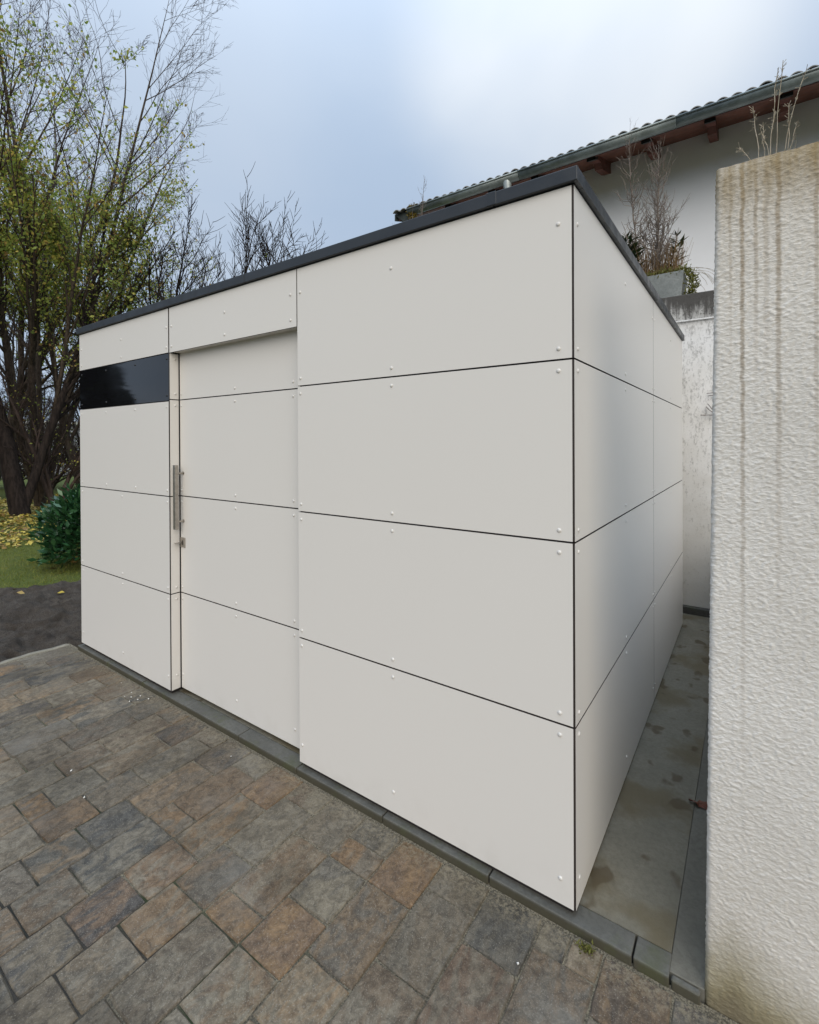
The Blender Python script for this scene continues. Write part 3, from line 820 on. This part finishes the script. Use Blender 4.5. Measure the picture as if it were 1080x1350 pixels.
def tree(name, label, seed, base, leaders, par, leafn=0, leafz=(0, 99), leafsize=.075, bark=BARK, leafm=AUTLEAF, group=None, drop=None):
    rng = np.random.default_rng(seed); t = thing(name, label, 'tree', base, group)
    nl = max(k for k in par if isinstance(k, int))+1; segs = [[] for _ in range(nl)]; tips = []
    for (dx, dy, dz, L, r) in leaders: grow(rng, segs, tips, (dx*.03*r, dy*.03*r, -.05), np.array([dx, dy, dz])/math.sqrt(dx*dx+dy*dy+dz*dz), L, r, 0, par)
    V, F = tube_geo(segs[0], 9)
    rad = fbm(np.arctan2(V[:, 1], V[:, 0])*2., V[:, 2]*1.5, seed, 3)
    link('trunk', arr_mesh('trunk', V, F, True), bark, t)
    V, F = tube_geo(segs[1], 5); link('limb', arr_mesh('limb', V, F, True), bark, t)
    S = []
    for lv in segs[2:]:
        for P, R in lv: S.append(np.hstack([P[:-1], P[1:], R[:-1, None], R[1:, None]]))
    S = np.vstack(S); V, F = seg_geo(S, 3); link('twigs', arr_mesh('twigs', V, F), TWIG if bark is not DARKBARK else DARKBARK, t)
    if leafn:
        pts = np.vstack(tips); w = (pts[:, 2] > leafz[0]) & (pts[:, 2] < leafz[1]); pts = pts[w]
        cl = fbm(pts[:, 0]*.7+pts[:, 1]*.4, pts[:, 2]*.7, seed+5, 2); hz = np.clip((leafz[1]-pts[:, 2])/(leafz[1]-leafz[0])*2.6, .05, 1)
        pr = np.clip((cl-.25)*2, .10, 1)*hz/np.clip(.3+1.2*np.clip((6.-pts[:, 2])/3.5, 0, 1), .4, 9); idx = rng.choice(len(pts), leafn, p=pr/pr.sum())
        P = pts[idx] + rng.normal(0, .085, (leafn, 3)); D = rdir(leafn, rng); D[:, 2] -= .5; N = rdir(leafn, rng)
        L = rng.uniform(.6, 1.2, leafn)*leafsize
        V, F = leaf_geo(P, D, N, L, L*.62, .15); link('crown', arr_mesh('crown', V, F), leafm, t)
    return t


TALL = {0: (.035, .012, 19, 30, .38), 1: (.05, .045, 11, 34, .42), 2: (.07, .05, 6, 36, .50), 3: (.09, .04, 0, 0, 0), 'seg': {0: .5, 1: .35, 2: .25, 3: .15}, 'taper': {0: .04, 1: .12, 2: .3, 3: .5}, 'start': {0: .22, 1: .2, 2: .15}}
BARE = {0: (.06, .02, 10, 38, .50), 1: (.08, .06, 8, 38, .50), 2: (.10, .06, 6, 40, .55), 3: (.12, .05, 0, 0, 0), 'seg': {0: .4, 1: .3, 2: .2, 3: .12}, 'taper': {0: .06, 1: .15, 2: .3, 3: .5}, 'start': {0: .18, 1: .15, 2: .1}}

def lead(az_px, lean, L, r):
    """leader leaning along the picture's right direction by lean (and a little in depth)"""
    v = _R*lean + _F*az_px; return (v[0], v[1], 1., L, r)

tree('leafy_tree', 'tall multi-stemmed tree with sparse yellow-green autumn leaves and bare tips', 21, at_depth(52, 12.2, -.03),
     [lead(.05, .17, 13.6, .092), lead(-.12, .04, 14.4, .095), lead(.15, -.12, 14.2, .08), lead(-.2, .30, 10.0, .075), lead(.1, -.26, 12.0, .085), lead(.25, .10, 11.6, .09), lead(-.3, -.04, 12, .09)], TALL, 24000, (2.8, 9.9), .088)
tree('dark_tree', 'dark leaning trunk with bare limbs rising from the leaf litter', 33, at_depth(27, 10.8, -.03),
     [lead(.05, -.20, 10.5, .20), lead(.2, .14, 8.5, .11)], TALL, 9000, (3.2, 9.5), .08, DARKBARK)
tree('bare_tree', 'bare brown tree with dense twigs crowding behind the shed beside the leafy tree', 45, at_depth(112, 14.5, -.03),
     [lead(.1, .10, 8.8, .12), lead(-.1, -.14, 8.8, .12), lead(.2, .34, 7.4, .09)], BARE, 5000, (2.6, 8.4), .085)
tree('bare_tree', 'bare twiggy tree rising over the roof trim next to the black window strip', 57, at_depth(190, 15.5, -.03),
     [lead(.1, .12, 8.2, .11), lead(-.1, -.2, 8.4, .11), lead(.1, .36, 7.4, .09)], BARE, 2500, (2.8, 7.8), .085)
tree('bare_tree', 'low bare tree whose forked twigs peep over the roof above the door', 69, at_depth(328, 13.2, -.03),
     [lead(.1, .12, 7.0, .09), lead(-.1, -.14, 7.2, .09), lead(.0, .0, 7.5, .09), lead(-.1, .22, 6.8, .08), lead(.1, -.24, 6.9, .08), lead(.2, .06, 7.2, .08)],
     {0: (.06, .02, 18, 36, .38), 1: (.07, .07, 10, 34, .46), 2: (.09, .06, 3, 34, .5), 'seg': {0: .4, 1: .25, 2: .15}, 'taper': {0: .08, 1: .2, 2: .5}, 'start': {0: .5, 1: .15}, 'rmin': .0085}, 60, (3, 6), .09, DARKBARK)
tree('bare_tree', 'low bare dark tree between the leafy tree and the one above the door', 70, at_depth(262, 13.8, -.03),
     [lead(.1, .12, 7.5, .09), lead(-.1, -.16, 7.6, .09), lead(.0, .0, 7.9, .09), lead(-.1, .20, 7.2, .08), lead(.1, -.28, 7.2, .08)],
     {0: (.06, .02, 18, 36, .38), 1: (.07, .07, 10, 34, .46), 2: (.09, .06, 3, 34, .5), 'seg': {0: .4, 1: .25, 2: .15}, 'taper': {0: .08, 1: .2, 2: .5}, 'start': {0: .5, 1: .15}, 'rmin': .0085}, 300, (3, 7), .09, DARKBARK)
tree('bare_tree', 'bare brown undergrowth tree between the forked trunks and the laurel', 81, at_depth(72, 11.6, -.03),
     [lead(.1, .22, 3.4, .06), lead(-.1, -.12, 3.8, .07), lead(.1, .5, 2.8, .05), lead(-.2, .02, 3., .05), lead(.1, -.45, 2.6, .04)], BARE, 700, (.5, 3.2), .06, TWIG)
tree('bare_tree', 'bare thin tree standing left of the leaning dark trunk', 93, at_depth(-12, 14.2, -.03),
     [lead(.1, .10, 14, .13), lead(-.1, -.06, 14.5, .13), lead(.1, .2, 11.5, .10), lead(.15, .02, 14.5, .11)], BARE, 9000, (2.5, 8.8), .085)

for px_, dep, hh, sd_, lab in ((-30, 17., 3.6, 201, 'brown leafless thicket at the left behind the leaning dark trunk'), (18, 17.6, 3.9, 202, 'brown leafless thicket right in front of the grey outbuilding'),
                               (66, 16.6, 4.4, 203, 'brown leafless thicket behind the leafy tree trunks'), (112, 17.4, 4.6, 204, 'brown leafless thicket behind the laurel and the shed corner')):
    tree('thicket', lab, sd_, at_depth(px_, dep, -.03), [lead(random.uniform(-.4, .4), q, hh*(1-.35*abs(q)), .05) for q in (-.75, -.45, -.2, .0, .22, .48, .8)],
         {0: (.08, .02, 13, 42, .50), 1: (.10, .05, 9, 42, .50), 2: (.12, .05, 5, 42, .55), 3: (.12, .04, 0, 0, 0), 'seg': {0: .4, 1: .25, 2: .15, 3: .12}, 'taper': {0: .1, 1: .2, 2: .4, 3: .5}, 'start': {0: .06, 1: .1, 2: .1}, 'rmin': .007}, 700, (.2, 3.5), .07, TWIG, group='thickets behind the trees')
# evergreen hedge trees further left, seen mirrored in the black strip
def hedge(name, label, seed, base, h, w, group):
    rng = np.random.default_rng(seed); t = thing(name, label, 'tree', base, group); n = 5200
    z = rng.uniform(.04, 1, n)**.85; rad = w*(1.03-z**1.7)*(.7+.5*fbm(z*9, z*0, seed))*np.sqrt(rng.uniform(.35, 1, n)); th = rng.uniform(0, 2*math.pi, n)
    P = np.stack([np.cos(th)*rad, np.sin(th)*rad, z*h], 1); D = np.stack([np.cos(th), np.sin(th), rng.normal(-.1, .4, n)], 1)
    L = rng.uniform(.22, .45, n); V, F = leaf_geo(P, D, rdir(n, rng), L, L*.55, .1); link('crown', arr_mesh('crown', V, F), HEDGEL, t)
    V, F = tube_geo([([(0, 0, -.1), (0.03, 0, h*.4), (0, 0.02, h*.9)], [.14, .10, .02])], 8); link('trunk', arr_mesh('trunk', V, F, True), DARKBARK, t)
for i, (x, y, h, w) in enumerate(((-12.0, -2.7, 6.0, 1.6), (-13.4, -1.5, 6.4, 1.6), (-10.6, -7.4, 4.2, 1.3), (-15.5, -3.4, 7.5, 1.9), (-13., -9.5, 4.5, 1.6))):
    hedge('conifer', 'dense dark conifer in the screen left of the paving', 300+i, (x, y, -.04), h, w, 'conifers screening the garden')

# ---- laurel shrub
def laurel():
    c = Vector((-6.85, 1.50, -.02)); t = thing('laurel_shrub', 'dense dark green glossy laurel shrub on the lawn behind the shed', 'shrub', c); rng = np.random.default_rng(5)
    n = 6000; d = rdir(n, rng); d[:, 2] = np.abs(d[:, 2])*1.1-.15; lum_ = .58+.82*fbm(d[:, 0]*4+5, d[:, 2]*4+d[:, 1]*3, 9, 3)
    rr = (rng.uniform(.45, 1, n)**.5)*lum_; P = d*rr[:, None]*np.array([.76, .76, .84]) + np.array([0, 0, .22]); P[:, 2] = np.maximum(P[:, 2], .03)
    D = d + rng.normal(0, .45, (n, 3)) + np.array([0, 0, .35]); L = rng.uniform(.08, .135, n)
    V, F = leaf_geo(P, D, rng.normal(0, .5, (n, 3))+np.array([0, 0, 1.]), L, L*.42, .12); link('foliage', arr_mesh('foliage', V, F), LAUREL, t)
    S = [(0, 0, 0, *(q*.75), .012, .004) for q in P[rng.choice(n, 90)]]; V, F = seg_geo(S, 4); link('stems', arr_mesh('stems', V, F), DARKBARK, t)
laurel()

# ---- lawn grass (stuff) and fallen leaves (stuff)
def grass():
    rng = np.random.default_rng(8); n = 42000; x = rng.uniform(-9.2, -5.3, n); y = rng.uniform(-1.2, 3.2, n)
    e = soil_edge(y) + rng.normal(0, .10, n); k = (x < e) & (rng.random(n) < np.clip(.45+fbm(x*2.2, y*2.2, 6), 0, 1)); x, y = x[k], y[k]; n = len(x)
    z = lawn_z(x, y)-.006; h = rng.uniform(.012, .040, n); th = rng.uniform(0, 6.28, n); w = rng.uniform(.002, .0042, n); b = rng.normal(0, .016, (n, 2))
    V = np.zeros((n, 3, 3)); V[:, 0] = np.stack([x-np.cos(th)*w, y-np.sin(th)*w, z], 1); V[:, 1] = np.stack([x+np.cos(th)*w, y+np.sin(th)*w, z], 1); V[:, 2] = np.stack([x+b[:, 0], y+b[:, 1], z+h], 1)
    tag(link('grass', arr_mesh('grass', V.reshape(-1, 3), np.arange(n*3).reshape(-1, 3)), GRASSM), 'short green grass on the lawn between soil and leaf litter', 'grass', kind='stuff')
grass()
def litter():
    rng = np.random.default_rng(9); n = 24000; x = rng.uniform(-17, -7.4, n); y = rng.uniform(-1.2, 7, n)
    dens = np.clip((-8.3-x)/.9 + (y-.9)*.1, 0.004, 1)*np.clip(.25+fbm(x*1.1, y*1.1, 4), 0, 1); k = rng.random(n) < dens
    x, y = x[k], y[k]
    x = np.concatenate([x, rng.uniform(-7.5, -5.2, 26)]); y = np.concatenate([y, rng.uniform(0, 2, 26)]); n = len(x)
    P = np.stack([x, y, lawn_z(x, y)+rng.uniform(.008, .035, n)], 1); D = rng.normal(0, 1, (n, 3)); D[:, 2] *= .22; N = rng.normal(0, .3, (n, 3)); N[:, 2] += 1
    L = rng.uniform(.05, .105, n); V, F = leaf_geo(P, D, N, L, L*.72, .16)
    tag(link('fallen_leaves', arr_mesh('fallen_leaves', V, F), LITTER), 'yellow fallen leaves covering the ground under the trees', 'leaves', kind='stuff')
litter()


# ================================================================== SMALL PLANTS
def stalks(seed, roots, H, spread, r, side=(0, .1, .4), lean=None, n=7, wob=.05):
    """fine upright stalks with short side branches -> segment list"""
    rng = np.random.default_rng(seed); S = []
    for (x, y, z), h in zip(roots, H):
        d = np.array([rng.normal(0, spread), rng.normal(0, spread), 1.]);
        if lean is not None: d = d+np.array(lean)
        p = np.array([x, y, z], float); st = h/n
        for k in range(n):
            d = d + rng.normal(0, wob, 3); d /= np.linalg.norm(d); q = p+d*st; rr = r*(1-.75*k/n); S.append((*p, *q, rr, rr*.85))
            for s in range(rng.poisson(side[0])):
                a = rng.normal(0, 1, 3); a[2] = abs(a[2])*.9+.35; a /= np.linalg.norm(a); L = side[1]*rng.uniform(.4, 1.3)*(1-.55*k/n); m0 = p+(q-p)*rng.random(); m1 = m0 + a*L*.5; a2 = a+np.array([0, 0, side[2]]); a2 /= np.linalg.norm(a2); m2 = m1+a2*L*.5
                S.append((*m0, *m1, rr*.55, rr*.4)); S.append((*m1, *m2, rr*.4, rr*.25))
                for _ in range(3):
                    b = a2+rng.normal(0, .45, 3); b /= np.linalg.norm(b); mm = m1+(m2-m1)*rng.random(); S.append((*mm, *(mm+b*L*.28), rr*.3, rr*.18))
            p = q
    return S


def segs_obj(name, S, mat, parent=None, sides=3):
    V, F = seg_geo(S, sides); return link(name, arr_mesh(name, V, F), mat, parent)


# planter on the coping
pl = thing('planter', 'grey fibre-cement planter box standing on the blackened retaining wall', 'planter', (-.36, 3.62, 2.878))
def planter_box(t, w, d, h):
    bm = bmesh.new(); o = [(-w/2, -d/2), (w/2, -d/2), (w/2, d/2), (-w/2, d/2)]; kk = .93; ii = .022
    def ring(s, z, inset=0): return [bm.verts.new(((x-math.copysign(inset, x))*s, (y-math.copysign(inset, y))*s, z)) for x, y in o]
    R = [ring(kk, 0), ring(1, h), ring(1, h, ii), ring(1, h-.06, ii)]
    for a, b in zip(R[:-1], R[1:]):
        for i in range(4): bm.faces.new((a[i], a[(i+1) % 4], b[(i+1) % 4], b[i]))
    bm.faces.new(R[0][::-1]); bmesh.ops.bevel(bm, geom=[e for e in bm.edges], offset=.004, segments=1, affect='EDGES')
    link('box', bm_mesh('box', bm), PLANTER, t)
    bm = bmesh.new(); box_bm(bm, -w/2+.026, w/2-.026, -d/2+.026, d/2-.026, h-.08, h-.03); link('soil', bm_mesh('soil', bm), EARTH, t)
planter_box(pl, .66, .34, .235)
PZ = 2.878+.20
hs = thing('dry_shrub', 'tall dried brown shrub with upright bare twigs in the planter', 'plant', (-.36, 3.62, PZ))
rng = np.random.default_rng(2)
S = stalks(3, [(-.055, 0, 0)], [1.42], .01, .010, (7., .27, 1.2), (-.10, 0, 0), 16, .022) + stalks(4, [(.095, .02, 0)], [1.36], .01, .011, (9.5, .33, 1.2), (-.035, 0, 0), 16, .022)
S += stalks(5, [(.0, -.03, 0), (.06, .05, 0), (.14, 0, 0)], [.8, .95, .7], .06, .006, (5, .22, .8), None, 10, .03)
segs_obj('stems', S, DRYRED, hs)
tg = thing('dry_grass_tuft', 'rust-brown dried grass tuft in the planter', 'plant', (-.36, 3.62, PZ))
rs = [(x, y, 0) for x, y in zip(rng.uniform(-.1, .29, 420), rng.uniform(-.13, .13, 420))]
segs_obj('blades', stalks(6, rs, rng.uniform(.12, .40, 420), .14, .0022, (0, .1, .4), None, 4, .09), DRYGRASS, tg)
cu = thing('cushion_plant', 'low yellow-green cushion plant spilling over the planter rim', 'plant', (-.36, 3.62, PZ))
n = 2600; P = np.stack([rng.uniform(-.30, .31, n), rng.uniform(-.17, .15, n), rng.uniform(-.02, .10, n)*rng.uniform(.4, 1, n)], 1)
tr = rng.uniform(0, 1, 650); P2 = np.stack([.325+.07*np.sin(tr*3)+rng.normal(0, .022, 650), rng.uniform(-.16, .06, 650), .08-tr*.30], 1); P = np.vstack([P, P2]); n = len(P)
D = rdir(n); D[:, 2] = np.abs(D[:, 2])+.2; L = rng.uniform(.018, .045, n); V, F = leaf_geo(P, D, rdir(n), L, L*.35, .1); link('foliage', arr_mesh('foliage', V, F), GREENY, cu)
def spears(name, label, loc, seed, stems, nl, Lf, mat):
    t = thing(name, label, 'plant', loc); rg = np.random.default_rng(seed); S = []; P = []; D = []
    for (x, y, tx, ty, h) in stems:
        a = np.array([x, y, 0.]); b = np.array([tx, ty, h]); S.append((*a, *b, .005, .003))
        for k in range(nl):
            f = .18+.82*(k+rg.random())/nl; P.append(a+(b-a)*f); th = rg.uniform(0, 6.28); D.append((math.cos(th), math.sin(th), rg.uniform(.1, .8)))
    segs_obj('stems', S, BARK, t, 4); n = len(P); L = rg.uniform(.7, 1.2, n)*Lf; V, F = leaf_geo(P, D, rdir(n, rg)*.4+np.array([0, 0, 1.]), L, L*.24, .1); link('foliage', arr_mesh('foliage', V, F), mat, t)
spears('leafy_evergreen', 'dark narrow-leaved evergreen at the shed side of the planter', (-.36, 3.62, PZ), 12, [(-.14, 0, -.20, 0, .50), (-.19, .03, -.27, .05, .42), (-.10, -.05, -.14, -.10, .46), (-.2, -.08, -.30, -.10, .34)], 46, .14, EVERG)
spears('leafy_evergreen', 'small bright evergreen sprig leaning out of the planter beside the grass tuft', (-.36, 3.62, PZ), 13, [(.17, .03, .26, .06, .46), (.2, .0, .30, .0, .36)], 34, .11, EVERG)
wg = thing('trailing_stalks', 'thin pale dry stalks arching from the planter over the wall coping', 'plant', (-.36, 3.62, PZ)); S = []
for q in range(9):
    a = np.array([.30, rng.uniform(-.12, .1), .02]); v = np.array([rng.uniform(.35, .8), rng.normal(0, .2), rng.uniform(.1, .9)]); p = a
    for k in range(8): d = v + np.array([0, 0, -.28*k*rng.uniform(.6, 1.)]); d /= np.linalg.norm(d); qn = p+d*.045; qn[2] = max(qn[2], -.195); S.append((*p, *qn, .0018, .0014)); p = qn
segs_obj('stalks', S, STRAW, wg)

# second planter further left, only its stalks top the roof trim
pl2 = thing('planter', 'grey fibre-cement planter hidden behind the shed below the eave corner', 'planter', (-3.12, 3.62, 2.878)); planter_box(pl2, .7, .34, .235)
h2 = thing('dry_shrub', 'thin reddish dried flower stalks rising beside the gutter end', 'plant', (-3.12, 3.62, PZ))
S = stalks(15, [(.10, .02, 0)], [1.84], .004, .010, (5.0, .16, 1.6), (.004, 0, 0), 20, .012) + stalks(16, [(-.04, 0, 0), (-.12, 0, 0), (-.30, .02, 0), (-.20, -.03, 0), (.2, 0, 0), (-.24, 0, 0)], [1.58, 1.46, 1.36, 1.42, 1.5, 1.40], .02, .005, (3.5, .13, 1.3), None, 15, .018)
segs_obj('stems', S, DRYRED, h2)
ms = thing('moss_cushion', 'yellow-brown moss clump hanging at the gutter end', 'moss', (-4.06, EY-.10, EZ-.02))
n = 900; P = rdir(n)*np.array([.10, .05, .13])*rng.uniform(.5, 1, (n, 1)); D = rdir(n); L = rng.uniform(.02, .045, n); V, F = leaf_geo(P, D, rdir(n), L, L*.5, .1); link('foliage', arr_mesh('foliage', V, F), M_leaf('moss_leaf', [(0, (.10, .075, .015)), (.6, (.19, .14, .03)), (1, (.25, .19, .06))], .9, .1), ms)

# weeds on the garden wall
wz = thing('wall_weed', 'pale dried grass stalks growing on top of the rough garden wall', 'plant', (.52, .14, WT-.008))
S = []
for (x0, x1, h, dy) in ((-.035, -.052, .225, 0), (-.018, .0, .20, .02), (-.012, .005, .30, .0), (.012, .065, .275, 0), (.03, .036, .21, .02), (-.03, -.085, .12, .0), (-.005, -.03, .14, 0), (.02, .05, .15, .03), (0., .02, .36, .05), (-.02, -.03, .18, .03)):
    p = np.array([x0, dy, 0.])
    for k in range(7):
        f = (k+1)/7; q = np.array([x0+(x1-x0)*f**1.5+rng.normal(0, .002), dy+rng.normal(0, .003), h*f]); S.append((*p, *q, .00125, .0009))
        if k >= 5:
            for _ in range(9):
                b = np.array([rng.normal(0, .45)+(x1-x0)*6, rng.normal(0, .4), rng.uniform(-.1, 1.1)]); b /= np.linalg.norm(b); o_ = p+(q-p)*rng.random(); S.append((*o_, *(o_+b*rng.uniform(.006, .017)), .0004, .0009))
        p = q
for q in range(26):
    a = np.array([rng.uniform(-.045, .05), rng.uniform(-.03, .08), 0]); S.append((*a, *(a+np.array([rng.normal(0, .03), rng.normal(0, .02), rng.uniform(.02, .09)])), .001, .0005))
segs_obj('stalks', S, STRAW, wz)

# rusty wire ends poking out of the passage wall
rb = thing('wire_stubs', 'rusty bent wire stubs sticking out of the weathered retaining wall', 'wire', (.37, 3.39, 1.78)); S = []
for pts in (((-.02, .05, .01), (-.15, 0, .006), (-.268, 0, .010)), ((-.148, 0, .006), (-.18, 0, .06), (-.213, 0, .108)), ((-.148, 0, .006), (-.20, 0, .052), (-.224, 0, .083)), ((-.02, .05, .21), (-.10, .0, .206), (-.22, 0, .198)), ((-.02, .05, .185), (-.1, 0, .18), (-.207, 0, .178))):
    for a, b in zip(pts[:-1], pts[1:]): S.append((*a, *b, .0032, .0028))
segs_obj('wires', S, RUST, rb, 6)

# ---- bits on the floor
lf = bpy.data.meshes.new('fallen_leaf'); V = [(0, 0, .010)]; F = []
for k in range(20):
    a = 2*math.pi*k/20; rr = (.036 if k % 4 else .024)*(1.-.25*abs(math.sin(a))); V.append((math.cos(a)*rr*1.15, math.sin(a)*rr*.7, .004+.009*math.sin(a*2)+.004*(k % 3)))
for k in range(20): F.append((0, 1+k, 1+(k+1) % 20))
lf.from_pydata(V, [], F); o = link('fallen_leaf', lf, OAKLEAF, None, (.283, .793, SL)); tag(o, 'single red-brown fallen leaf on the concrete strip by the shed', 'leaf')
def crumbs():
    rng = np.random.default_rng(19); V = []; F = []; pts = [(-2.72, -.10), (-2.66, -.13), (-2.63, -.09), (-2.60, -.12), (-2.70, -.15), (-2.55, -.08), (-1.66, -.12), (-2.9, -.08), (-.11, -.21), (-1.95, -.66), (-4.4, .25), (-2.62, -.16), (-2.2, -.62)]
    for (x, y) in pts:
        s = rng.uniform(.003, .0065); b = len(V); q = rng.normal(0, 1, (6, 3)); q /= np.linalg.norm(q, axis=1, keepdims=True); a = np.array([[1, 0, 0], [-1, 0, 0], [0, 1, 0], [0, -1, 0], [0, 0, .8], [0, 0, -.3]])
        z = 0.001 if x > -3.9 else .0
        V += [tuple(np.array([x, y, z+.001]) + (v+rng.normal(0, .18, 3))*s) for v in a]
        F += [(b+i, b+j, b+k) for i, j, k in ((0, 2, 4), (2, 1, 4), (1, 3, 4), (3, 0, 4), (2, 0, 5), (1, 2, 5), (3, 1, 5), (0, 3, 5))]
    tag(link('debris_crumbs', arr_mesh('debris_crumbs', V, F), CRUMB), 'small white crumbs scattered on the paving by the kerb', 'debris', kind='stuff')
crumbs()
mt = thing('moss_tuft', 'tiny green moss tuft in the paving joint at the shed corner', 'moss', (.045, -.052, -.002))
n = 160; P = np.stack([rng.normal(0, .012, n), rng.normal(0, .007, n), rng.uniform(0, .010, n)], 1); D = rdir(n); D[:, 2] = np.abs(D[:, 2])+.3; L = rng.uniform(.006, .016, n)
V, F = leaf_geo(P, D, rdir(n), L, L*.35, .1); link('foliage', arr_mesh('foliage', V, F), GREENY, mt)
